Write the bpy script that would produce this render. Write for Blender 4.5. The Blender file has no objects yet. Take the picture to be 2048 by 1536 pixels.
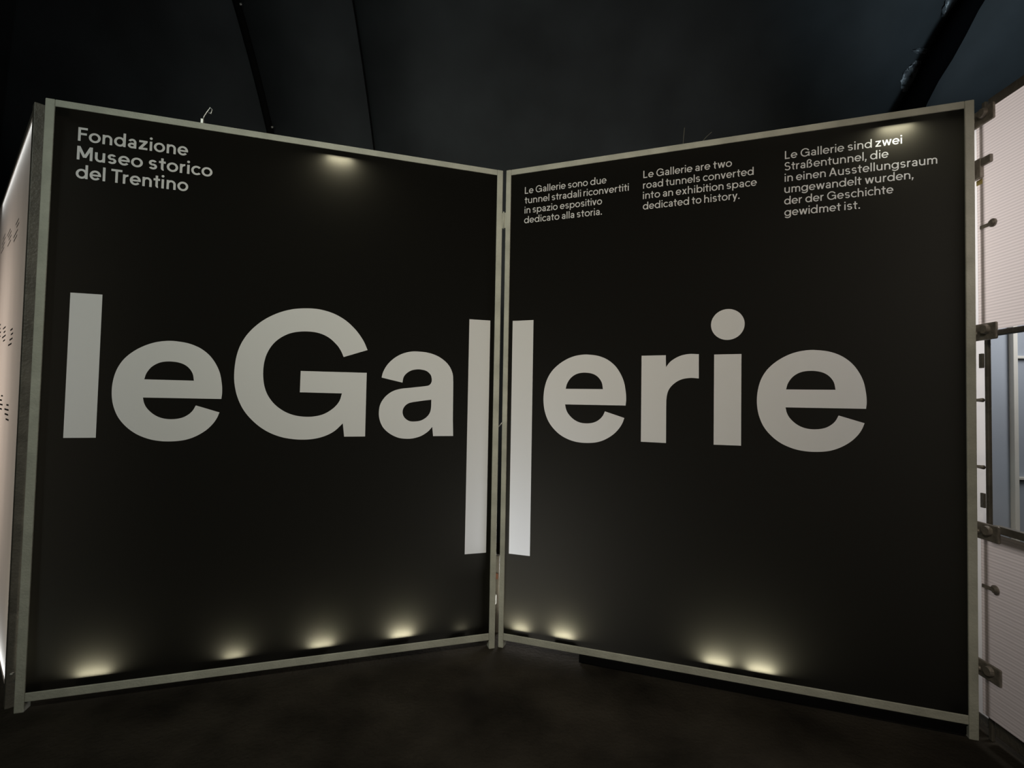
import bpy, bmesh, math, random
from math import sin, cos, pi, radians, sqrt
from mathutils import Vector, Matrix, geometry

random.seed(7)
C = bpy.context.scene.collection
S = bpy.context.scene

# ------------------------------------------------------------------ camera
CAM_Z = 1.553
F_PX, PITCH, ROLL = 1000.0, 0.03148, 0.01857
cd = bpy.data.cameras.new('camera'); cam = bpy.data.objects.new('camera', cd); C.objects.link(cam)
cd.sensor_fit = 'HORIZONTAL'; cd.sensor_width = 36.0; cd.lens = F_PX/2048*36.0
cd.clip_start = 0.02; cd.clip_end = 100
F = Vector((0, cos(PITCH), sin(PITCH))); U0 = Vector((0, -sin(PITCH), cos(PITCH))); R0 = Vector((1, 0, 0))
RX = R0*cos(ROLL) + U0*sin(ROLL); UX = -R0*sin(ROLL) + U0*cos(ROLL)
cam.matrix_world = Matrix(((RX.x, UX.x, -F.x, 0), (RX.y, UX.y, -F.y, 0), (RX.z, UX.z, -F.z, CAM_Z), (0, 0, 0, 1)))
S.camera = cam

# ------------------------------------------------------------------ world, exposure, large lights
w = bpy.data.worlds.new('world'); S.world = w; w.use_nodes = True
w.node_tree.nodes['Background'].inputs[0].default_value = (0.5, 0.6, 0.7, 1)
w.node_tree.nodes['Background'].inputs[1].default_value = 0.004
S.view_settings.view_transform = 'Standard'; S.view_settings.look = 'None'
S.view_settings.gamma = 1; S.view_settings.exposure = 0; S.view_settings.use_curve_mapping = False

def area(name, loc, target, power, size, color, shape='RECTANGLE', size_y=None, parent=None, spread=None):
    l = bpy.data.lights.new(name, 'AREA'); l.shape = shape; l.size = size
    if size_y: l.size_y = size_y
    l.energy = power; l.color = color
    if spread: l.spread = spread
    o = bpy.data.objects.new(name, l); C.objects.link(o)
    o.location = loc
    o.rotation_euler = (Vector(target)-Vector(loc)).to_track_quat('-Z', 'Y').to_euler()
    if parent: o.parent = parent
    return o

# unseen fill lights added behind the visitor to brighten both panel fronts
area('front_fill_cool', (-1.10, -1.0, 3.95), (-0.72, 3.0, 1.85), 15.5, 0.6, (0.88, 1.0, 0.92), size_y=0.5, spread=radians(90))
area('front_fill_warm', (-0.05, -1.0, 3.95), (0.18, 3.0, 1.6), 16, 0.6, (1.0, 0.80, 0.62), size_y=0.5, spread=radians(85))
# exhibition room lights behind the screens, plus two uplights added to brighten the vault
area('room_light_right', (3.65, 2.55, 2.5), (2.35, 2.25, 1.9), 25, 0.8, (1.0, 0.97, 0.95), size_y=0.8)
area('vault_fill_right', (3.5, 2.5, 2.7), (4.1, 3.2, 6.0), 13, 0.8, (0.72, 0.90, 1.0), size_y=0.8, spread=radians(100))
area('room_light_behind', (0.22, 3.95, 0.42), (0.0, 3.2, 0.55), 7.2, 0.5, (1.0, 0.98, 1.0), size_y=0.5)
area('vault_fill_behind', (-0.2, 4.1, 0.6), (0.2, 4.4, 4.0), 1.0, 1.2, (0.85, 0.95, 1.0), size_y=0.6)

# ------------------------------------------------------------------ helpers
def tag(o, label=None, cat=None, group=None, kind=None):
    if label: o['label'] = label
    if cat: o['category'] = cat
    if group: o['group'] = group
    if kind: o['kind'] = kind
    return o

def empty(name, loc, label=None, cat=None, group=None, kind=None):
    o = bpy.data.objects.new(name, None); C.objects.link(o); o.location = loc; o.empty_display_size = 0.1
    return tag(o, label, cat, group, kind)

def mesh_obj(name, verts, faces, mat, parent=None, smooth=False):
    off = parent_world(parent) if parent else Vector((0, 0, 0))
    me = bpy.data.meshes.new(name)
    me.from_pydata([tuple(Vector(v)-off) for v in verts], [], faces)
    me.validate(); me.update()
    if smooth:
        for p in me.polygons: p.use_smooth = True
    o = bpy.data.objects.new(name, me); C.objects.link(o)
    if mat: me.materials.append(mat)
    if parent: o.parent = parent
    return o

def parent_world(p):
    v = Vector((0, 0, 0))
    while p is not None:
        v += Vector(p.location); p = p.parent
    return v

def node_mat(name, base, rough=0.6, metal=0.0, noise=None, bump=0.0, bump_scale=60, spec=0.5):
    """procedural principled: noise = (scale, amount) colour mottling"""
    m = bpy.data.materials.new(name); m.use_nodes = True
    nt = m.node_tree; p = nt.nodes['Principled BSDF']
    p.inputs['Base Color'].default_value = (*base, 1); p.inputs['Roughness'].default_value = rough
    p.inputs['Metallic'].default_value = metal; p.inputs['Specular IOR Level'].default_value = spec
    tc = nt.nodes.new('ShaderNodeTexCoord')
    if noise:
        n = nt.nodes.new('ShaderNodeTexNoise'); n.inputs['Scale'].default_value = noise[0]; n.inputs['Detail'].default_value = 5
        nt.links.new(tc.outputs['Object'], n.inputs['Vector'])
        r = nt.nodes.new('ShaderNodeMapRange'); r.inputs['From Min'].default_value = 0.3; r.inputs['From Max'].default_value = 0.7
        r.inputs['To Min'].default_value = 1-noise[1]; r.inputs['To Max'].default_value = 1+noise[1]
        nt.links.new(n.outputs['Fac'], r.inputs['Value'])
        mx = nt.nodes.new('ShaderNodeVectorMath'); mx.operation = 'SCALE'; mx.inputs[0].default_value = base
        nt.links.new(r.outputs[0], mx.inputs['Scale']); nt.links.new(mx.outputs[0], p.inputs['Base Color'])
    if bump:
        n2 = nt.nodes.new('ShaderNodeTexNoise'); n2.inputs['Scale'].default_value = bump_scale; n2.inputs['Detail'].default_value = 6
        nt.links.new(tc.outputs['Object'], n2.inputs['Vector'])
        b = nt.nodes.new('ShaderNodeBump'); b.inputs['Strength'].default_value = bump; b.inputs['Distance'].default_value = 0.01
        nt.links.new(n2.outputs['Fac'], b.inputs['Height']); nt.links.new(b.outputs[0], p.inputs['Normal'])
    return m

def film_mat(name, front, back, stripes=None, noise=None):
    """printed film / twin-wall sheet: diffuse in front, lets light from behind through"""
    m = bpy.data.materials.new(name); m.use_nodes = True
    nt = m.node_tree; nt.nodes.clear()
    out = nt.nodes.new('ShaderNodeOutputMaterial'); add = nt.nodes.new('ShaderNodeAddShader')
    d = nt.nodes.new('ShaderNodeBsdfDiffuse'); t = nt.nodes.new('ShaderNodeBsdfTranslucent')
    d.inputs['Color'].default_value = (*front, 1); t.inputs['Color'].default_value = (*back, 1)
    nt.links.new(d.outputs[0], add.inputs[0]); nt.links.new(t.outputs[0], add.inputs[1]); nt.links.new(add.outputs[0], out.inputs[0])
    tc = nt.nodes.new('ShaderNodeTexCoord')
    if stripes or noise:
        mx = nt.nodes.new('ShaderNodeVectorMath'); mx.operation = 'SCALE'; mx.inputs[0].default_value = back
        if stripes:
            wv = nt.nodes.new('ShaderNodeTexWave'); wv.bands_direction = 'Z'; wv.inputs['Scale'].default_value = stripes[0]
            src = wv.outputs['Fac']; nt.links.new(tc.outputs['Object'], wv.inputs['Vector']); amt = stripes[1]
        else:
            n = nt.nodes.new('ShaderNodeTexNoise'); n.inputs['Scale'].default_value = noise[0]; n.inputs['Detail'].default_value = 6
            mp = nt.nodes.new('ShaderNodeMapping'); mp.inputs['Scale'].default_value = (1, 1, 0.35)
            nt.links.new(tc.outputs['Object'], mp.inputs[0]); nt.links.new(mp.outputs[0], n.inputs['Vector'])
            src = n.outputs['Fac']; amt = noise[1]
        r = nt.nodes.new('ShaderNodeMapRange'); r.inputs['From Min'].default_value = 0.25; r.inputs['From Max'].default_value = 0.75
        r.inputs['To Min'].default_value = 1-amt; r.inputs['To Max'].default_value = 1+amt*0.3
        nt.links.new(src, r.inputs['Value']); nt.links.new(r.outputs[0], mx.inputs['Scale']); nt.links.new(mx.outputs[0], t.inputs['Color'])
    return m

M = {}
M['frame'] = node_mat('painted_steel', (0.47, 0.48, 0.41), 0.75, noise=(9, 0.14), bump=0.25, bump_scale=90, spec=0.2)
M['frame_dark'] = node_mat('worn_steel', (0.125, 0.115, 0.095), 0.5, noise=(12, 0.25), bump=0.3, bump_scale=80)
M['frame_white'] = node_mat('white_painted_board', (0.62, 0.62, 0.58), 0.6, noise=(5, 0.05))
M['clamp'] = node_mat('galvanised_clamp', (0.26, 0.235, 0.20), 0.45, metal=0.3, noise=(30, 0.3), bump=0.3)
M['black_film'] = film_mat('black_printed_film', (0.0056, 0.0053, 0.0045), (0.027, 0.026, 0.0215))
M['letter'] = film_mat('pale_unprinted_film', (0.60, 0.60, 0.58), (0.35, 0.37, 0.39))
M['white_film'] = film_mat('white_backlit_film', (0.30, 0.27, 0.24), (0.52, 0.47, 0.43), noise=(4, 0.10))
M['sheet'] = film_mat('twin_wall_sheet', (0.30, 0.27, 0.26), (0.56, 0.50, 0.48), stripes=(22, 0.16))
M['strip_film'] = film_mat('white_sheet_film', (0.34, 0.33, 0.32), (0.66, 0.64, 0.64))
M['print'] = node_mat('grey_print', (0.12, 0.10, 0.09), 0.8)
M['lining'] = node_mat('black_membrane', (0.035, 0.041, 0.046), 0.75, noise=(1.3, 0.35), bump=0.3, bump_scale=6, spec=0.3)
M['seam'] = node_mat('black_seam', (0.004, 0.004, 0.004), 0.9, spec=0.1)
M['duct'] = node_mat('black_rubber_sleeve', (0.0025, 0.0025, 0.003), 0.8, bump=0.5, bump_scale=12, spec=0.0)
M['foil'] = node_mat('crumpled_foil', (0.09, 0.10, 0.11), 0.35, metal=0.3, bump=1.0, bump_scale=16)
M['floor'] = node_mat('dark_asphalt', (0.031, 0.027, 0.021), 0.95, noise=(2.2, 0.6), bump=0.8, bump_scale=45, spec=0.08)
M['rubber'] = node_mat('black_rubber', (0.004, 0.004, 0.004), 0.9, spec=0.1)
M['metal_dark'] = node_mat('lamp_housing', (0.02, 0.02, 0.02), 0.6)
M['plastic_white'] = node_mat('white_plastic', (0.75, 0.77, 0.82), 0.4)
M['cable'] = node_mat('grey_cable', (0.12, 0.12, 0.10), 0.6)
M['brown'] = node_mat('rusty_tape', (0.16, 0.06, 0.03), 0.7)
M['yellow'] = node_mat('yellow_tape', (0.65, 0.52, 0.18), 0.6)
M['wire'] = node_mat('bright_wire', (0.55, 0.55, 0.52), 0.4, metal=0.6)
M['room_wall'] = node_mat('blue_grey_wall', (0.34, 0.385, 0.45), 0.8, noise=(2, 0.06))

# ------------------------------------------------------------------ panel frame of reference
class Plane:
    """u runs along the panel, v runs up from the lower edge of the print, n comes out towards the visitor"""
    def __init__(s, a, b, top):
        s.o = Vector(a) + Vector((0, 0, CAM_Z)); e1 = Vector(b)-Vector(a); e2 = Vector(top)-Vector(a)
        s.e1 = e1.normalized(); s.e2 = e2.normalized(); s.n = s.e1.cross(s.e2).normalized(); s.W = e1.length
    def p(s, u, v, n=0.0): return s.o + s.e1*u + s.e2*v + s.n*n

def box_vf(pl, u0, u1, v0, v1, n0, n1, bev=0.0):
    """box in panel coordinates with chamfered edges"""
    bm = bmesh.new()
    vs = [bm.verts.new((u, v, n)) for u in (u0, u1) for v in (v0, v1) for n in (n0, n1)]
    for f in ((0, 1, 3, 2), (4, 6, 7, 5), (0, 4, 5, 1), (2, 3, 7, 6), (0, 2, 6, 4), (1, 5, 7, 3)): bm.faces.new([vs[i] for i in f])
    if bev: bmesh.ops.bevel(bm, geom=bm.edges[:], offset=bev, segments=2, affect='EDGES', profile=0.5)
    bmesh.ops.recalc_face_normals(bm, faces=bm.faces[:])
    bm.verts.index_update()
    V = [pl.p(*v.co) for v in bm.verts]; Fc = [[v.index for v in f.verts] for f in bm.faces]
    bm.free(); return V, Fc

def pbox(name, pl, u0, u1, v0, v1, n0, n1, mat, parent, bev=0.003):
    V, Fc = box_vf(pl, u0, u1, v0, v1, n0, n1, bev)
    return mesh_obj(name, V, Fc, mat, parent)

def tube_vf(pts, r, seg=12, caps=True):
    """tube through points; r a number or a list"""
    pts = [Vector(p) for p in pts]; V = []; Fc = []; n = len(pts)
    ref = None
    for i, p in enumerate(pts):
        t = (pts[min(i+1, n-1)]-pts[max(i-1, 0)]).normalized()
        if ref is None:
            ref = t.cross(Vector((0, 0, 1)))
            if ref.length < 0.1: ref = t.cross(Vector((0, 1, 0)))
        ref = (ref - t*ref.dot(t)).normalized(); b = t.cross(ref)
        rr = r[i] if isinstance(r, (list, tuple)) else r
        for k in range(seg):
            a = 2*pi*k/seg; V.append(p + ref*cos(a)*rr + b*sin(a)*rr)
    for i in range(n-1):
        for k in range(seg):
            k2 = (k+1) % seg; Fc.append([i*seg+k, i*seg+k2, (i+1)*seg+k2, (i+1)*seg+k])
    if caps: Fc.append(list(range(seg))[::-1]); Fc.append([(n-1)*seg+k for k in range(seg)])
    return V, Fc

def tube(name, pts, r, mat, parent, seg=12):
    V, Fc = tube_vf(pts, r, seg); return mesh_obj(name, V, Fc, mat, parent, smooth=True)

# ------------------------------------------------------------------ lettering
def spline(poly, closed=True, sub=5):
    """Catmull-Rom through points; a third value of 1 marks a sharp corner"""
    n = len(poly); out = []
    for i in range(n):
        p1 = poly[i]; p2 = poly[(i+1) % n]
        p0 = poly[i-1] if len(p1) < 3 else (2*p1[0]-p2[0], 2*p1[1]-p2[1])
        p3 = poly[(i+2) % n] if len(p2) < 3 else (2*p2[0]-p1[0], 2*p2[1]-p1[1])
        s = 1 if (len(p1) == 3 and len(p2) == 3) else sub
        for k in range(s):
            t = k/s
            out.append(tuple(0.5*((2*p1[j]) + (-p0[j]+p2[j])*t + (2*p0[j]-5*p1[j]+4*p2[j]-p3[j])*t*t + (-p0[j]+3*p1[j]-3*p2[j]+p3[j])*t**3) for j in (0, 1)))
    return out

def rect(u0, u1, v0, v1): return [(u0, v0), (u1, v0), (u1, v1), (u0, v1)]
def circle(cx, cy, r, n=48): return [(cx+r*cos(2*pi*k/n), cy+r*sin(2*pi*k/n)) for k in range(n)]

BIG = {
'e':[
   [(1.9288,1.4358,1),(1.9316,1.4698),(1.9289,1.5143),(1.918,1.5736),(1.8959,1.6258),(1.864,1.6711),(1.8189,1.7076),(1.7667,1.7295),(1.7138,1.7383),(1.6702,1.7393),(1.6194,1.7308),(1.5714,1.7124),(1.5228,1.682),(1.4808,1.6413),(1.4526,1.5942),(1.4367,1.543),(1.4298,1.4877),(1.4318,1.4325),(1.4426,1.3815),(1.4641,1.331),(1.4994,1.2852),(1.5447,1.248),(1.5998,1.2224),(1.654,1.2106),(1.7108,1.209),(1.7668,1.2163),(1.8155,1.2353),(1.8605,1.2658),(1.8923,1.3004),(1.9113,1.3325),(1.9224,1.3631,1),(1.8091,1.3996,1),(1.7945,1.3704),(1.7733,1.3484),(1.7438,1.3324),(1.7007,1.3255),(1.6572,1.3307),(1.62,1.3488),(1.5892,1.3789),(1.5737,1.4076),(1.5668,1.4377,1)],
   [(1.5693,1.5327,1),(1.5786,1.5665),(1.6025,1.6013),(1.64,1.6242),(1.6871,1.6304),(1.7338,1.6227),(1.7667,1.6023),(1.788,1.5701),(1.7955,1.5316,1)],
],
'G':[
   [(1.5473,1.7362,1),(1.5233,1.7888),(1.48,1.8494),(1.4216,1.9032),(1.3542,1.9395),(1.2782,1.9586),(1.2038,1.9598),(1.1261,1.9479),(1.0503,1.919),(0.9809,1.8743),(0.9223,1.8149),(0.883,1.7511),(0.8603,1.681),(0.8507,1.5992),(0.8532,1.523),(0.8703,1.4472),(0.9045,1.374),(0.9571,1.3106),(1.0191,1.2619),(1.0907,1.2296),(1.1677,1.2145),(1.2455,1.2138),(1.3143,1.2281),(1.3735,1.258),(1.4208,1.3045,1),(1.4301,1.2278,1),(1.5466,1.2281,1),(1.5461,1.6018,1),(1.1861,1.601,1),(1.1854,1.4799,1),(1.4114,1.4779,1),(1.3965,1.4293),(1.3598,1.386),(1.3056,1.3537),(1.2368,1.3417),(1.1636,1.3491),(1.1005,1.3757),(1.0469,1.4218),(1.0096,1.4857),(0.9945,1.5627),(0.9975,1.6455),(1.0188,1.7138),(1.0597,1.7704),(1.1207,1.8104),(1.193,1.8266),(1.2671,1.8239),(1.3279,1.8004),(1.3745,1.7596),(1.3984,1.7256),(1.4147,1.6896,1)],
],
'a':[
   [(1.6317,1.5763,1),(1.6402,1.6115),(1.6636,1.655),(1.7005,1.6935),(1.7457,1.722),(1.7955,1.7376),(1.8423,1.7409),(1.9015,1.7363),(1.9577,1.7199),(2.0067,1.6897),(2.0399,1.6526),(2.058,1.6088),(2.0623,1.5604,1),(2.0649,1.3268,1),(2.0686,1.2276,1),(1.9449,1.2276,1),(1.9384,1.2839,1),(1.9126,1.2551),(1.8739,1.2297),(1.8313,1.2162),(1.7889,1.2126),(1.739,1.2189),(1.6891,1.2424),(1.6487,1.2792),(1.6269,1.3254),(1.6213,1.3715),(1.6283,1.4178),(1.6534,1.4607),(1.6941,1.4944),(1.7432,1.5118),(1.7931,1.5184),(1.8474,1.5256),(1.9022,1.5336),(1.9198,1.5428),(1.9286,1.5609),(1.9281,1.5808),(1.9205,1.6026),(1.8962,1.6237),(1.8645,1.6314),(1.837,1.6317),(1.806,1.6247),(1.7793,1.6081),(1.7606,1.5839),(1.7538,1.5493,1)],
   [(1.9291,1.4494,1),(1.8728,1.4418),(1.8184,1.4328),(1.7915,1.425),(1.7707,1.4079),(1.7597,1.3843),(1.7603,1.3609),(1.7724,1.3375),(1.7979,1.32),(1.8289,1.3162),(1.8678,1.3222),(1.8988,1.3401),(1.9199,1.3659),(1.9283,1.3978)],
],
'r':[
   [(0.8233,1.7263,1),(0.9576,1.7265,1),(0.9592,1.6589,1),(0.9856,1.692),(1.0314,1.7197),(1.0817,1.731),(1.1346,1.7288,1),(1.1355,1.5928,1),(1.0877,1.5957),(1.0374,1.5852),(0.9969,1.5574),(0.9726,1.5224),(0.9637,1.4793),(0.9621,1.4309,1),(0.9627,1.2258,1),(0.8238,1.2281,1)],
],
'i':[
   [(1.2141,1.7262,1),(1.3527,1.7249,1),(1.3521,1.2251,1),(1.2145,1.2263,1)],
   [(1.1966,1.8935),(1.2833,1.9742),(1.3685,1.8866),(1.2841,1.8055)],
],
}

# small grotesque: every glyph is a list of strokes in units of the cap height
X = 0.70
def seg(x0, y0, x1, y1, w):
    d = Vector((x1-x0, y1-y0)).normalized(); nx, ny = -d.y*w/2, d.x*w/2
    return [(x0-nx, y0-ny), (x1-nx, y1-ny), (x1+nx, y1+ny), (x0+nx, y0+ny)]
def dia(x0, y0, x1, y1, wh): return [(x0-wh/2, y0), (x0+wh/2, y0), (x1+wh/2, y1), (x1-wh/2, y1)]
def box(x0, x1, y0, y1): return [(x0, y0), (x1, y0), (x1, y1), (x0, y1)]
def arc(cx, cy, rx, ry, a0, a1, w):
    n = max(4, int(abs(a1-a0)/15)); o = []; i = []
    for k in range(n+1):
        a = radians(a0+(a1-a0)*k/n)
        o.append((cx+rx*cos(a), cy+ry*sin(a))); i.append((cx+(rx-w)*cos(a), cy+(ry-w*0.94)*sin(a)))
    return o + i[::-1]
def ring(cx, cy, rx, ry, w): return [arc(cx, cy, rx, ry, 0, 180, w), arc(cx, cy, rx, ry, 180, 360, w)]
def arch(x0, x1, w, y=X, legs=(1, 1)):
    r = (x1-x0)/2; g = [arc(x0+r, y-r*0.98, r, r*1.0, 0, 180, w)]
    if legs[0]: g.append(box(x0, x0+w, 0, y))
    if legs[1]: g.append(box(x1-w, x1, 0, y-r*0.98))
    return g
def glyph(c, w):
    h = X/2; o = 0.012; q = h+o
    if c == 'o': return ring(.36, h, .36, q, w), .72
    if c == 'c': return [arc(.35, h, .35, q, 42, 318, w)], .62
    if c == 'e': return [arc(.345, h, .345, q, 0, 180, w), arc(.345, h, .345, q, 180, 322, w), box(w*.6, .69, h-w*.45, h+w*.4)], .69
    if c in 'bp':
        return ring(.37, h, .35, q, w) + [box(0, w, 0 if c == 'b' else -.27, 1.02 if c == 'b' else X)], .72
    if c in 'dq': return ring(.35, h, .35, q, w) + [box(.72-w, .72, 0, 1.02)], .72
    if c == 'g': return ring(.35, h, .35, q, w) + [box(.72-w, .72, 0, X), arc(.36, .02, .36, .30, 205, 360, w)], .72
    if c == 'a': return [arc(.27, X-.25, .26, .25+o, 0, 160, w), box(.53-w, .53, 0, X-.25)] + ring(.265, .205, .265, .215, w), .55
    if c == 'n': return arch(0, .60, w), .60
    if c == 'h': return arch(0, .60, w) + [box(0, w, 0, 1.02)], .60
    if c == 'm': return arch(0, .54, w) + arch(.54-w, 1.08-w, w, legs=(0, 1)), 1.08-w
    if c == 'u': return [arc(.30, .30, .30, .30+o, 180, 360, w), box(0, w, .30, X), box(.60-w, .60, 0, X)], .60
    if c == 'r': return [box(0, w, 0, X), arc(.33, X-.30, .33, .30+o, 88, 180, w)], .36
    if c in 'il':
        if c == 'l': return [box(0, w, 0, 1.02)], w
        return [box(0, w, 0, X), [(w/2+p[0], .93+p[1]) for p in circle(0, 0, w*.60, 12)]], w
    if c == 't': return [box(.13, .13+w, 0.12, .92), box(0, .42, X-w, X), arc(.13+.17, .17, .17, .17+o, 180, 275, w)], .42
    if c in 's':
        ry = (X+2*o+w)/4
        return [arc(.26, X+o-ry, .25, ry, 25, 270, w), arc(.27, ry-o, .26, ry, -155, 90, w)], .53
    if c == 'z': return [box(.01, .54, X-w, X), box(0, .55, 0, w), dia(w*.75, w*.9, .54-w*.75, X-w*.9, w*1.35)], .55
    if c == 'v': return [dia(.30, 0, .07, X, w*1.15), dia(.30, 0, .53, X, w*1.15)], .60
    if c == 'w': return [dia(.25, 0, .07, X, w*1.1), dia(.25, 0, .45, X, w*1.05), dia(.65, 0, .45, X, w*1.05), dia(.65, 0, .83, X, w*1.1)], .90
    if c == 'y': return [dia(.30, 0, .07, X, w*1.15), dia(.20, -.27, .53, X, w*1.15)], .60
    if c == 'x': return [dia(.08, 0, .48, X, w*1.25), dia(.48, 0, .08, X, w*1.25)], .56
    if c == 'F': return [box(0, w, 0, 1), box(0, .56, 1-w, 1), box(0, .52, .45, .45+w)], .57
    if c == 'L': return [box(0, w, 0, 1), box(0, .52, 0, w)], .53
    if c == 'T': return [box(.34-w/2, .34+w/2, 0, 1), box(0, .68, 1-w, 1)], .68
    if c == 'M': return [box(0, w, 0, 1), box(.90-w, .90, 0, 1), dia(.45, .18, w*.55, 1, w*1.2), dia(.45, .18, .90-w*.55, 1, w*1.2)], .90
    if c == 'A': return [dia(.07, 0, .40, 1, w*1.15), dia(.73, 0, .40, 1, w*1.15), box(.2, .6, .24, .24+w*.9)], .80
    if c == 'G': return [arc(.48, .5, .48, .515, 28, 180, w), arc(.48, .5, .48, .515, 180, 330, w), box(.50, .95, .42, .42+w), box(.95-w, .95, .03, .50)], .96
    if c == 'S':
        ry = (1.03+w)/4
        return [arc(.32, 1.015-ry, .30, ry, 25, 270, w), arc(.33, ry-.015, .33, ry, -155, 90, w)], .66
    if c == '\u00df': return [box(0, w, 0, .78), arc(.26, .76, .26, .26, 0, 180, w), arc(.27, .79, .24, .23, -90, 0, w*.95), arc(.28, .30, .31, .31, -110, 90, w), box(w*1.6, .34, .50, .50+w*.9)], .62
    if c == '.': return [[(w*.6+p[0], w*.6+p[1]) for p in circle(0, 0, w*.68, 12)]], w*1.2
    if c == ',': return [[(w*.6+p[0], w*.6+p[1]) for p in circle(0, 0, w*.66, 12)], dia(w*.2, -.17, w*.75, w*.5, w*.8)], w*1.2
    return [], .30

def set_line(text, u0, u1, v, cap, w):
    """stroke polygons of one line of text, fitted between u0 and u1"""
    x = 0; polys = []; prev = None
    for c in text:
        if c == ' ': x += .35; prev = None; continue
        g, adv = glyph(c, w)
        if prev is not None:
            r = 'ocedbpg'
            gap = .135 - (.03 if prev in 'ocepb' else 0) - (.03 if c in 'ocedqg' else 0)
            if prev in 'ilnmhduLF' and c in 'ilnmhbrpLFu': gap += .035
            if prev in 'vwyTrtcF' or c in 'vwyt': gap -= .035
            if prev == 'T' and c == 'r': gap -= .05
            if c in '.,': gap += .0
            x += gap
        polys.append([[(x+a, b) for a, b in p] for p in g])
        x += adv; prev = c
    k = (u1-u0)/x
    return [(text, [[(u0+a*k, v+b*cap) for a, b in p] for p in g], []) for g in polys]

def letterpress(pl, width, height, items, film_parent):
    """cuts the print area into black film and pale letters that meet edge to edge.
    items: (line name or None, solid polygons, hole polygons)"""
    co = []; faces = []
    regions = []
    for poly in [rect(0, width, 0, height)] + [p for it in items for p in it[1]+it[2]]:
        i0 = len(co); co.extend(Vector(p) for p in poly); faces.append(list(range(i0, i0+len(poly))))
    for nm, solid, holes in items:
        xs = [q[0] for p in solid for q in p]; ys = [q[1] for p in solid for q in p]
        regions.append((min(xs), max(xs), min(ys), max(ys), solid, holes))
    def inside(x, y, poly):
        c = False; j = len(poly)-1
        for i in range(len(poly)):
            xi, yi = poly[i]; xj, yj = poly[j]
            if (yi > y) != (yj > y) and x < (xj-xi)*(y-yi)/(yj-yi)+xi: c = not c
            j = i
        return c
    V, E, Fs, ov, oe, of = geometry.delaunay_2d_cdt(co, [], faces, 0, 1e-6, False)
    buckets = {}
    for f in Fs:
        cx = sum(V[i].x for i in f)/len(f); cy = sum(V[i].y for i in f)/len(f); key = -1
        for k, (x0, x1, y0, y1, solid, holes) in enumerate(regions):
            if x0 <= cx <= x1 and y0 <= cy <= y1 and any(inside(cx, cy, p) for p in solid) and not any(inside(cx, cy, p) for p in holes):
                key = k; break
        buckets.setdefault(key, []).append(f)
    lines = {}
    for key, fl in sorted(buckets.items()):
        idx = {}; vv = []; ff = []
        for f in fl:
            g = []
            for i in f:
                if i not in idx: idx[i] = len(vv); vv.append(pl.p(V[i].x, V[i].y, 0))
                g.append(idx[i])
            ff.append(g)
        if key == -1: mesh_obj('printed_film', vv, ff, M['black_film'], film_parent); continue
        line = items[key][0]; par = film_parent
        if line:
            if line not in lines:
                lines[line] = empty('text_line', vv[0]-parent_world(film_parent)); lines[line].parent = film_parent
            par = lines[line]
        mesh_obj('letter', vv, ff, M['letter'], par)

# ------------------------------------------------------------------ setting: tunnel
VC_Z, VR = 0.8, 5.53
def vault_pt(x, a, dr=0.0):            # a: angle from straight up towards +y
    return Vector((x, sin(a)*(VR+dr), VC_Z+cos(a)*(VR+dr)))
floor_v = []; floor_f = []
NX, NY = 60, 40
for j in range(NY+1):
    for i in range(NX+1):
        x = -9+18*i/NX; y = -5.6+11.2*j/NY
        floor_v.append((x, y, 0.0))
for j in range(NY):
    for i in range(NX):
        a = j*(NX+1)+i; floor_f.append([a, a+1, a+NX+2, a+NX+1])
tag(mesh_obj('floor', floor_v, floor_f, M['floor']), 'dark rough tunnel floor', None, None, 'structure')

ceil = empty('ceiling', (0, 0, 0), 'black lined barrel vault of the tunnel', None, None, 'structure')
def lining(x0, x1, dr0, dr1, th=0.02):
    A0, A1, n = radians(-98.3), radians(98.3), 72; V = []; Fc = []
    m = max(2, int((x1-x0)/0.5))
    for k in range(n+1):
        a = A0+(A1-A0)*k/n
        for i in range(m+1):
            t = i/m; wav = 0.012*sin(7*a+x0*3+i)*sin(pi*t)
            V.append(vault_pt(x0+(x1-x0)*t, a, dr0+(dr1-dr0)*t+wav))
    s = m+1
    for k in range(n):
        for i in range(m): Fc.append([k*s+i, k*s+i+1, (k+1)*s+i+1, (k+1)*s+i])
    o = mesh_obj('lining_sheet', V, Fc, M['lining'], ceil, smooth=True)
    md = o.modifiers.new('thickness', 'SOLIDIFY'); md.thickness = th; md.offset = 0
    return o
lining(-9, -5.2, 0.03, 0); lining(-5.22, -2.30, 0.03, 0.0)
lining(-2.24, -1.33, 0.02, -0.02); lining(-1.34, 3.50, 0.03, 0.0)
lining(3.48, 9, 0.0, 0.02)
def rib(x, r, dr, mat, name):
    pts = [vault_pt(x, radians(-98+196*k/60), dr) for k in range(61)]
    return tube(name, pts, r, mat, ceil, 10)
rib(-2.27, 0.034, 0.02, M['seam'], 'seam_strip')
rib(-1.335, 0.012, 0.0, M['seam'], 'seam_strip')
for s_, nm in ((-1, 'wall_left'), (1, 'wall_right')):
    n = 40; V = [(s_*8.95, sin(a)*VR, VC_Z+cos(a)*VR) for a in [radians(-98.3+196.6*k/n) for k in range(n+1)]]
    V += [(s_*9.05, v[1], v[2]) for v in V]; m_ = n+1
    Fc = [list(range(m_)), list(range(m_, 2*m_))[::-1]] + [[k, (k+1) % m_, (k+1) % m_+m_, k+m_] for k in range(m_)]
    tag(mesh_obj(nm, V, Fc, M['lining']), 'black end wall of the tunnel bay', None, None, 'structure')

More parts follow.
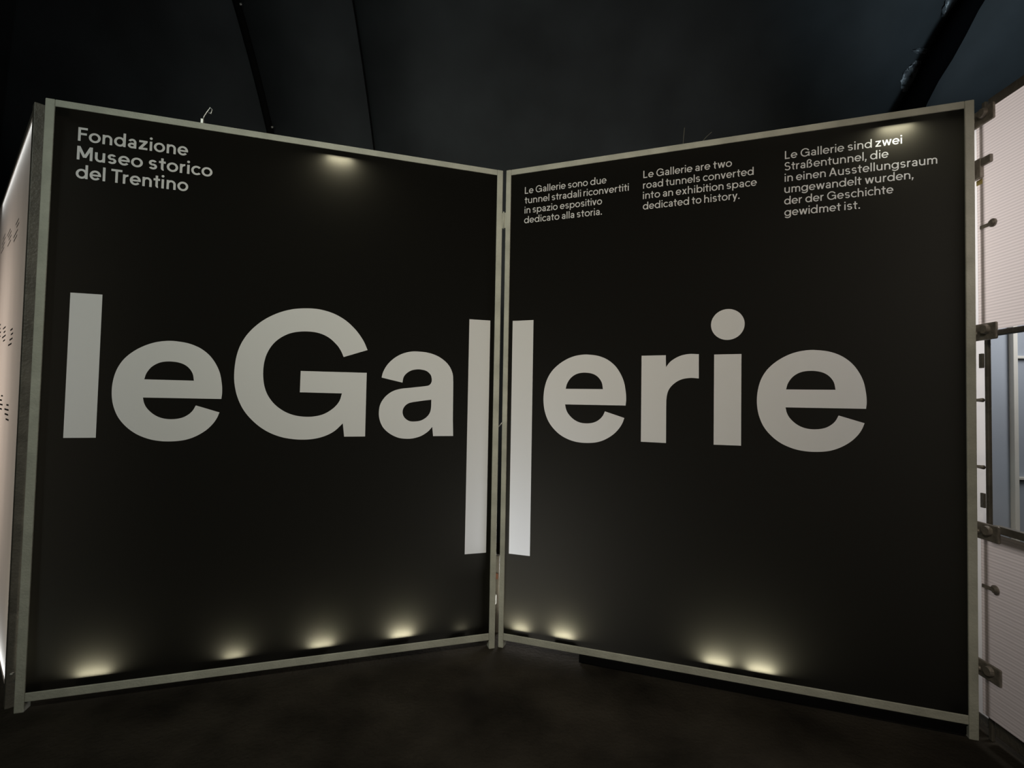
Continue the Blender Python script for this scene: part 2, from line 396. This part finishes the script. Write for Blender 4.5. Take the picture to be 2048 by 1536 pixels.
# ------------------------------------------------------------------ the two printed panels
PL = Plane((-2.32883, 2.46943, -1.46277), (-0.11582, 3.16619, -1.45737), (-2.33338, 2.48387, 1.43719))
PR = Plane((-0.02324, 3.1808, -1.46277), (2.1779, 2.40204, -1.4455), (-0.02871, 3.16535, 1.43718))

def panel_frame(pl, root, ul, ur, top=0.036, post=0.04):
    W = pl.W
    for u0, u1 in ((-ul, 0.0), (W, W+ur)):
        zb = pl.p(u0, 0, 0).z
        pbox('post', pl, u0, u1, -zb/pl.e2.z, 2.9+top, -0.05, 0.008, M['frame'], root, 0.004)
    pbox('rail', pl, 0, W, 2.9, 2.9+top, -0.05, 0.006, M['frame'], root)
    pbox('rail', pl, 0, W, -0.042, 0.0, -0.05, 0.006, M['frame'], root)
    # welded corner gussets behind the film, bolts on the posts
    for u in (0.03, W-0.03):
        for v in (0.03, 2.87):
            pbox('corner_plate', pl, u-0.03, u+0.03, v-0.03, v+0.03, -0.045, -0.039, M['frame'], root, 0.001)

def led(pl, label, u, v, down=False, power=0.5, size=0.10, n=-0.034, group=None):
    """slim lamp clipped behind the film: open-topped tray, white reflector, bracket, light"""
    up = -1 if down else 1
    root = empty('led_downlight' if down else 'led_uplight', pl.p(u, v, n), label, 'lamp', group)
    h = size/2; d = 0.016
    pbox('housing', pl, u-h-.006, u+h+.006, min(v, v-.018*up), max(v, v-.018*up), n-d-.004, n+d+.004, M['metal_dark'], root, 0.003)
    pbox('reflector', pl, u-h, u+h, min(v+.0005*up, v+.002*up), max(v+.0005*up, v+.002*up), n-d, n+d, M['plastic_white'], root, 0.0004)
    pbox('bracket', pl, u-.012, u+.012, min(v-.018*up, v-.021*up), max(v-.018*up, v-.021*up), n-.012, n+.004, M['metal_dark'], root, 0.001)
    l = area('glow', (0, 0, 0), (0, 0, 1*up), power, size, (1.0, 0.95, 0.76), size_y=0.028)
    l.rotation_euler = Matrix((pl.e1, pl.n*(-up), Vector((0, 0, -up)))).transposed().to_euler()
    l.location = pl.p(u, v+.004*up, n) - pl.p(u, v, n); l.parent = root
    return root

left = empty('display_panel', PL.p(1.16, -0.09), 'tall black backlit panel with pale letters leGal, standing on the left', 'display panel', 'tall printed panels')
panel_frame(PL, left, 0.04, 0.038)
right = empty('display_panel', PR.p(1.16, -0.09), 'tall black backlit panel with pale letters lerie and three text columns', 'display panel', 'tall printed panels')
panel_frame(PR, right, 0.033, 0.038)

def big_e(u0):
    du = u0-1.4288
    return [[(p[0]+du,)+tuple(p[1:]) for p in poly] for poly in BIG['e']]
def glyph_item(polys): return (None, [spline(polys[0])], [spline(p) for p in polys[1:]])
e1 = big_e(0.2925); e2 = big_e(0.2350); e3 = big_e(1.4288)
cap, wt = 0.0705, 0.158
itemsL = [
    (None, [rect(0.0995, 0.2345, 1.2305, 1.962)], []),
    glyph_item(e1), glyph_item(BIG['G']), glyph_item(BIG['a']),
    (None, [rect(2.1565, 2.2925, 0.4985, 1.9585)], []),
]
itemsL += set_line('Fondazione', 0.099, 0.588, 2.7435, cap, wt)
itemsL += set_line('Museo storico', 0.098, 0.708, 2.6465, cap, wt)
itemsL += set_line('del Trentino', 0.097, 0.596, 2.550, cap, wt)
letterpress(PL, PL.W, 2.9, itemsL, left)
cap, wt = 0.0435, 0.132
lines = []
for t, u0, u1, v in [
    ('Le Gallerie sono due', .093, .608, 2.7690), ('tunnel stradali riconvertiti', .093, .740, 2.7065), ('in spazio espositivo', .093, .583, 2.6440), ('dedicato alla storia.', .091, .583, 2.5810),
    ('Le Gallerie are two', .823, 1.300, 2.7690), ('road tunnels converted', .822, 1.409, 2.7065), ('into an exhibition space', .822, 1.425, 2.6450), ('dedicated to history.', .822, 1.339, 2.5825),
    ('Le Gallerie sind zwei', 1.561, 2.084, 2.7700), ('Stra\u00dfentunnel, die', 1.559, 2.027, 2.7080), ('in einen Ausstellungsraum', 1.560, 2.228, 2.6470), ('umgewandelt wurden,', 1.559, 2.131, 2.5855), ('der der Geschichte', 1.558, 2.047, 2.5230), ('gewidmet ist.', 1.559, 1.904, 2.4610)]:
    lines += set_line(t, u0, u1, v, cap, wt)
itemsR = [
    (None, [rect(0.0255, 0.1635, 0.4975, 1.963)], []),
    glyph_item(e2), glyph_item(BIG['r']),
    (None, [rect(1.2143, 1.3525, 1.2265, 1.7255), circle(1.2825, 1.890, 0.0855)], []),
    glyph_item(e3)] + lines
letterpress(PR, PR.W, 2.9, itemsR, right)

# lamps clipped behind the film
LG = 'small lamps clipped behind the printed panels'
K = 1.75
for u, v, pw, sz, lb in [
    (0.270, 0.034, 0.85, 0.13, 'small lamp glowing behind left panel, nearest the left post'),
    (0.900, 0.034, 0.45, 0.085, 'faint small lamp glowing behind left panel, second from left'),
    (1.342, 0.034, 0.85, 0.11, 'small lamp glowing behind left panel, third from left'),
    (1.786, 0.034, 1.15, 0.11, 'small lamp glowing behind left panel, fourth from left'),
    (2.143, 0.030, 0.045, 0.06, 'very dim small lamp glowing behind left panel beside the centre post')]:
    led(PL, lb, u, v, power=pw*K, size=sz, group=LG)
led(PL, 'small lamp glowing downward behind top rail of left panel', 1.361, 2.876, True, 0.95*K, 0.13, group=LG)
for u, v, pw, sz, lb in [
    (0.112, 0.024, 0.72, 0.088, 'small lamp glowing behind right panel beside the centre post'),
    (0.385, 0.024, 1.15, 0.11, 'small lamp glowing behind right panel, second from the centre'),
    (1.240, 0.024, 1.15, 0.12, 'small lamp glowing behind right panel, left one of the close pair'),
    (1.455, 0.024, 1.25, 0.12, 'small lamp glowing behind right panel, right one of the close pair')]:
    led(PR, lb, u, v, power=pw*K, size=sz, group=LG)
led(PR, 'small lamp glowing downward above the German text', 2.060, 2.876, True, 0.9*K, 0.13, group=LG)

# black kick strip closing the gap under the right panel
tag(pbox('kick_strip', PR, 0.48, 2.325, -0.088, -0.0445, -0.03, 0.010, M['rubber'], None, 0.003),
    'black rubber strip closing the gap under the right panel', 'strip')

# hinge bracket and wire tie joining the two panels
br = empty('hinge_bracket', PR.p(-0.045, 2.63), 'small pale hinge joining the two tall panels near the top', 'bracket')
pbox('leaf', PR, -0.060, -0.030, 2.565, 2.665, -0.02, 0.0, M['frame'], br, 0.002)
tube('pin', [PR.p(-0.047, 2.56, 0.004), PR.p(-0.047, 2.67, 0.004)], 0.005, M['frame'], br, 10)
wt_ = tube('wire_tie', [PR.p(-0.068, 1.272, 0.004), PR.p(-0.055, 1.29, 0.012), PR.p(-0.04, 1.305, 0.012), PR.p(-0.028, 1.32, 0.010)], 0.003, M['wire'], None, 8)
tag(wt_, 'thin wire tie across the gap between the tall panels', 'wire')

# things hanging behind the gap
jb = empty('cable_adapter', PR.p(-0.14, 0.13, -0.14), 'white plug adapter hanging on its cable behind the centre gap', 'adapter')
pbox('adapter_body', PR, -0.170, -0.110, 0.105, 0.170, -0.16, -0.12, M['plastic_white'], jb, 0.006)
tube('cable', [PR.p(u_, v_, -0.14) for u_, v_ in ((-0.142, 0.17), (-0.150, 0.20), (-0.152, 0.235), (-0.143, 0.255), (-0.134, 0.235), (-0.133, 0.15), (-0.134, 0.06))], 0.0035, M['cable'], jb, 8)
tag(pbox('tape_patch', PR, -0.175, -0.105, 0.268, 0.305, -0.163, -0.158, M['brown'], None, 0.001), 'brown tape patch showing in the gap between the panels', 'tape')
tag(pbox('added_post', PR, -0.180, -0.100, -0.088, 0.42, -0.20, -0.164, M['frame_dark'], None, 0.004), 'short dull post added behind the gap to pale its lower part', 'post')  # added to stand in for lamp light in the lower gap

# spring clip with loose wire on the left panel's top rail; two wire ends on the right one
cl = empty('cable_clip', PL.p(0.645, 2.94), 'small bright clip with curled wire on left panel top rail', 'clip')
pbox('clip_body', PL, 0.638, 0.654, 2.936, 2.966, -0.03, -0.005, M['wire'], cl, 0.003)
tube('wire_end', [PL.p(0.646, 2.96, -0.02), PL.p(0.652, 2.985, -0.02), PL.p(0.664, 3.01, -0.02), PL.p(0.680, 3.04, -0.02), PL.p(0.690, 3.03, -0.02), PL.p(0.684, 3.005, -0.02), PL.p(0.674, 3.01, -0.02)], 0.0035, M['wire'], cl, 8)
for k, (uu, hh, dx) in enumerate([(1.045, 0.10, 0.004), (1.165, 0.05, 0.03)]):
    tag(tube('wire_end', [PR.p(uu-dx, 2.930, -0.02), PR.p(uu, 2.94+hh*.5, -0.02), PR.p(uu+dx, 2.94+hh, -0.02)], 0.002, M['cable'], None, 6),
        ['thin upright wire end on right panel top rail, the taller one', 'short slanting wire end on right panel top rail'][k], 'wire', 'wire ends on the top rail')

# ------------------------------------------------------------------ left side screen (edge-on, lit)
def V2(x, y): return Vector((x, y, 0))
cz = Vector((0, 0, CAM_Z))
sd = Vector((-0.7545, 0.6563, 0)).normalized()
A = Vector((-2.478, 2.520, -1.47)); 
PS = Plane(A+sd*2.4, A, A+sd*2.4+Vector((0, 0, 1)))      # u runs towards the near post, n faces the visitor side
side = empty('side_screen', PS.p(1.2, -0.083), 'glowing white printed screen seen almost edge-on at far left', 'display screen')
pbox('post', PS, 2.4, 2.46, -0.083, 2.93, -0.040, 0.004, M['frame_dark'], side, 0.004)
pbox('post', PS, -0.06, 0.0, -0.083, 2.93, -0.035, 0.04, M['frame_dark'], side, 0.004)
pbox('rail', PS, 0, 2.4, 2.89, 2.93, -0.035, 0.0, M['frame_dark'], side)
pbox('rail', PS, 0, 2.4, -0.04, 0.0, -0.035, 0.0, M['frame_dark'], side)
def quad(pl, u0, u1, v0, v1, n): return [pl.p(u0, v0, n), pl.p(u1, v0, n), pl.p(u1, v1, n), pl.p(u0, v1, n)]
mesh_obj('printed_film', quad(PS, 0, 2.4, 0, 2.89, 0.0), [[0, 1, 2, 3]], M['white_film'], side)
for v in (1.72, 1.28, 2.35):
    for k in range(3):
        V = []; Fc = []
        for j in range(4):
            u0 = 1.9-k*0.45+random.uniform(-.05, .05); vv = v+0.10-j*0.028+0.05*k
            q = quad(PS, u0-random.uniform(.12, .3), u0, vv, vv+0.010, 0.0015); b = len(V); V += q; Fc.append([b, b+1, b+2, b+3])
        mesh_obj('print_block', V, Fc, M['print'], side)
# light strips inside the screen, along its top and bottom edges, and room light behind it
bk = PS.n * -1
for v, up, pw in ((2.87, -1, 1.7), (0.02, 1, 3.0)):
    l = area('strip_light', PS.p(1.5, v, -0.035), PS.p(1.5, v+up, -0.03), pw, 1.8, (0.85, 0.95, 1.0), size_y=0.03)
    l.rotation_euler = Matrix((PS.e1, PS.n*(-up), Vector((0, 0, -up)))).transposed().to_euler()
area('room_light_left', tuple(PS.p(1.1, 1.45, -0.75)), tuple(PS.p(1.3, 1.45, 0)), 8.5, 1.0, (1.0, 0.88, 0.78), size_y=2.0, spread=radians(130))
# small bright bolt between the posts
tag(tube('bolt', [PL.p(-0.052, 0.10, 0.0), PL.p(-0.052, 0.105, 0.02)], 0.006, M['wire'], None, 10), 'tiny shiny bolt near the foot of the left post', 'bolt')

# ------------------------------------------------------------------ right wall of twin-wall sheets
wd = Vector((0.08, 1, 0)).normalized()
W0 = Vector((2.272, 2.40, -1.47))
far = W0 + wd*0.016 + Vector((0.012, 0, 0))
PW = Plane(W0, W0-wd*1.3, W0+Vector((0, 0, 1)))           # u runs towards the visitor, n faces left/into the hall
if PW.n.x > 0: pass
screen = empty('side_screen', PW.p(0.65, -0.083), 'tall steel frame with pink-white lit sheets and an open middle bay at right', 'display screen')
d0, d1 = (-0.030, 0.0)
pbox('post', PW, 0.0, 0.020, -0.083, 2.96, -0.014, 0.002, M['frame_dark'], screen, 0.003)
pbox('post', PW, 1.265, 1.30, -0.083, 2.96, -0.035, 0.004, M['frame_dark'], screen, 0.004)
for v0, v1 in ((2.90, 2.96), (1.815, 1.840), (0.890, 0.925), (-0.045, 0.03)):
    pbox('rail', PW, 0.035, 1.265, v0, v1, -0.03, 0.0, M['frame_dark'], screen)
for v0, v1 in ((1.840, 2.90), (0.03, 0.890)):
    V = []; Fc = []; n = int((v1-v0)/0.0125)                # twin-wall sheet: shallow horizontal flutes
    for k in range(n+1):
        v = v0+(v1-v0)*k/n; dn = 0.016 + (0.0003 if k % 2 else -0.0003)
        V += [PW.p(-0.012, v, dn), PW.p(1.265, v, dn)]
    for k in range(n): Fc.append([2*k, 2*k+1, 2*k+3, 2*k+2])
    mesh_obj('twin_wall_sheet', V, Fc, M['sheet'], screen)

PB = Plane(far+wd*1.3, far, far+wd*1.3+Vector((0, 0, 1)))
back = empty('side_screen', PB.p(0.65, -0.083), 'narrow strip of glowing white sheet seen between right panel and steel post', 'display screen')
pbox('post', PB, -0.035, 0.0, -0.083, 2.93, -0.03, 0.004, M['frame_dark'], back, 0.004)
pbox('rail', PB, 0, 1.3, 2.88, 2.93, -0.03, 0.0, M['frame_dark'], back)
pbox('rail', PB, 0, 1.3, -0.045, 0.0, -0.03, 0.0, M['frame_dark'], back)
mesh_obj('white_sheet', quad(PB, 0, 1.3, 0, 2.88, -0.005), [[0, 1, 2, 3]], M['strip_film'], back)

PWALL = PW
# clamps and buttons along the near post
CG = 'clamps along the right steel post'
def clamp(v, label, kind='button', u=0.03):
    PW = Plane.__new__(Plane); PW.__dict__.update(PWALL.__dict__); PW.o = PWALL.o + PWALL.n*0.018
    root = empty('clamp', PW.p(u, v), label, 'clamp', CG)
    if kind == 'button':
        V, Fc = tube_vf([PW.p(u+.045, v, -0.008), PW.p(u+.045, v, 0.004), PW.p(u+.045, v, 0.012)], [0.020, 0.020, 0.012], 16); mesh_obj('washer', V, Fc, M['clamp'], root)
        pbox('tongue', PW, u-0.02, u+.04, v-0.012, v+0.006, 0.0, 0.007, M['clamp'], root, 0.002)
    elif kind == 'coupler':
        pbox('jaw', PW, -0.03, 0.035, v-0.065, v+0.03, 0.002, 0.022, M['clamp'], root, 0.004)
        pbox('hook', PW, 0.03, 0.085, v-0.012, v+0.028, 0.0, 0.018, M['clamp'], root, 0.006)
        tube('bolt', [PW.p(-0.045, v+0.01, 0.012), PW.p(0.0, v+0.01, 0.012)], 0.007, M['clamp'], root, 10)
    elif kind == 'corner':
        pbox('plate', PW, -0.05, 0.10, v-0.05, v+0.03, 0.0, 0.014, M['clamp'], root, 0.006)
        V, Fc = tube_vf([PW.p(.05, v, 0.0), PW.p(.05, v, 0.03)], [0.028, 0.020], 16); mesh_obj('knob', V, Fc, M['clamp'], root)
        tube('tie_rod', [PW.p(-0.07, v-0.02, 0.008), PW.p(0.0, v-0.015, 0.012)], 0.011, M['clamp'], root, 10)
    elif kind == 'tie':
        tube('tie_rod', [PW.p(-0.075, v, 0.0), PW.p(-0.03, v, 0.0), PW.p(0.01, v, 0.0)], [0.012, 0.007, 0.010], M['clamp'], root, 10)
    return root
clamp(2.885, 'dark corner clamp at the top of the right steel post', 'corner')
clamp(2.645, 'hooked coupler under the top corner clamp, above the yellow tape', 'coupler')
clamp(2.345, 'small round button clamp between hooked coupler and middle corner clamp', 'button')
clamp(1.845, 'corner clamp where the upper rail meets the right post', 'corner')
clamp(0.900, 'corner clamp where the lower rail meets the right post', 'corner')
clamp(1.510, 'thin tie rod bridging the gap, upper one beside the open bay', 'tie')
clamp(1.190, 'thin tie rod bridging the gap, lower one beside the open bay', 'tie')
clamp(0.635, 'small round button clamp below the lower rail', 'button', 0.02)
clamp(0.255, 'low corner clamp near the foot of the right post', 'corner')
for k, v in enumerate((1.70, 1.03)):
    tag(pbox('hinge_plate', PW, -0.022, 0.0, v-0.035, v+0.035, 0.0, 0.010, M['frame_dark'], None, 0.002),
        ['small dark hinge plate just under the upper corner clamp', 'small dark hinge plate just above the lower corner clamp'][k], 'hinge', 'hinge plates on right post')
tag(pbox('tape_band', PW, -0.012, 0.022, 2.555, 2.580, 0.018, 0.0195, M['yellow'], None, 0.001), 'short yellow tape band on the right post below coupler', 'tape')

# the lit room seen through the open bay
yb = 3.30
room = empty('glazed_partition', (3.3, yb, 0), 'pale grey board and blue-grey glazed partition seen through the open bay', 'partition')
def wbox(name, x0, x1, y0, y1, z0, z1, mat, parent, bev=0.003):
    pl = Plane((x0, y0, z0-CAM_Z), (x1, y0, z0-CAM_Z), (x0, y0, z1-CAM_Z))
    V, Fc = box_vf(pl, 0, x1-x0, 0, z1-z0, -(y1-y0), 0, bev); return mesh_obj(name, V, Fc, mat, parent)
wbox('side_board', 3.00, 3.285, yb, yb+0.04, 0.0, 2.6, M['room_wall'], room)
wbox('mullion', 3.285, 3.315, yb-0.03, yb+0.04, 0.0, 2.6, M['frame_white'], room)
wbox('mullion', 3.95, 3.98, yb-0.03, yb+0.04, 0.0, 2.6, M['frame_white'], room)
for z in (0.05, 1.10, 1.895, 2.55):
    wbox('transom', 3.315, 3.95, yb-0.02, yb+0.03, z-0.009, z+0.009, M['frame_white'], room)
for z0, z1 in ((0.06, 1.09), (1.11, 1.885), (1.905, 2.54)):
    wbox('pane', 3.315, 3.95, yb+0.005, yb+0.02, z0, z1, M['room_wall'], room, 0.001)

# ------------------------------------------------------------------ thick black sleeve and foil on the vault, at right
duct = empty('seam_sleeve', vault_pt(3.42, radians(50), -0.1), 'thick black sleeve running down the vault at upper right', 'duct')
pts = []; rr = []
for k in range(90):
    d = -60+150*k/89; a = radians(d); s_ = min(max((51.5-d)/8, -0.6), 1.6)
    pts.append(vault_pt(3.42+0.075*s_, a, -0.12)); rr.append(0.100-0.022*max(s_, 0)+0.008*sin(k*1.7)+0.004*sin(k*5.1))
tube('sleeve', pts, rr, M['duct'], duct, 20)
def foil(x, a0, a1, wd_, seed):
    rnd = random.Random(seed); V = []; Fc = []; n = 14; m = 6
    for i in range(n+1):
        for j in range(m+1):
            a = radians(a0+(a1-a0)*i/n); s = sin(pi*(i+.5)/(n+1))
            V.append(vault_pt(x + (j/m-.5)*wd_*(0.35+s*rnd.uniform(.7, 1.1)) , a, -0.014+rnd.uniform(-.012, .008)))
    for i in range(n):
        for j in range(m): b = i*(m+1)+j; Fc.append([b, b+1, b+m+2, b+m+1])
    return mesh_obj('foil_patch', V, Fc, M['foil'], duct, smooth=True)
foil(3.365, 48.3, 50.7, 0.11, 2); foil(3.36, 47.4, 47.8, 0.13, 1); foil(3.40, 43, 45.2, 0.07, 3)
for k, (x, a) in enumerate([(-2.225, 45.2), (-2.225, 54.5)]):
    p = vault_pt(x, radians(a), -0.02); q = vault_pt(x, radians(a), -0.04)
    tag(tube('rivet', [p, q], 0.009, M['wire'], None, 10), ['tiny bright rivet beside the dark ceiling seam, higher one', 'tiny bright rivet beside the dark ceiling seam, lower one'][k], 'rivet', 'rivets by the ceiling seam')
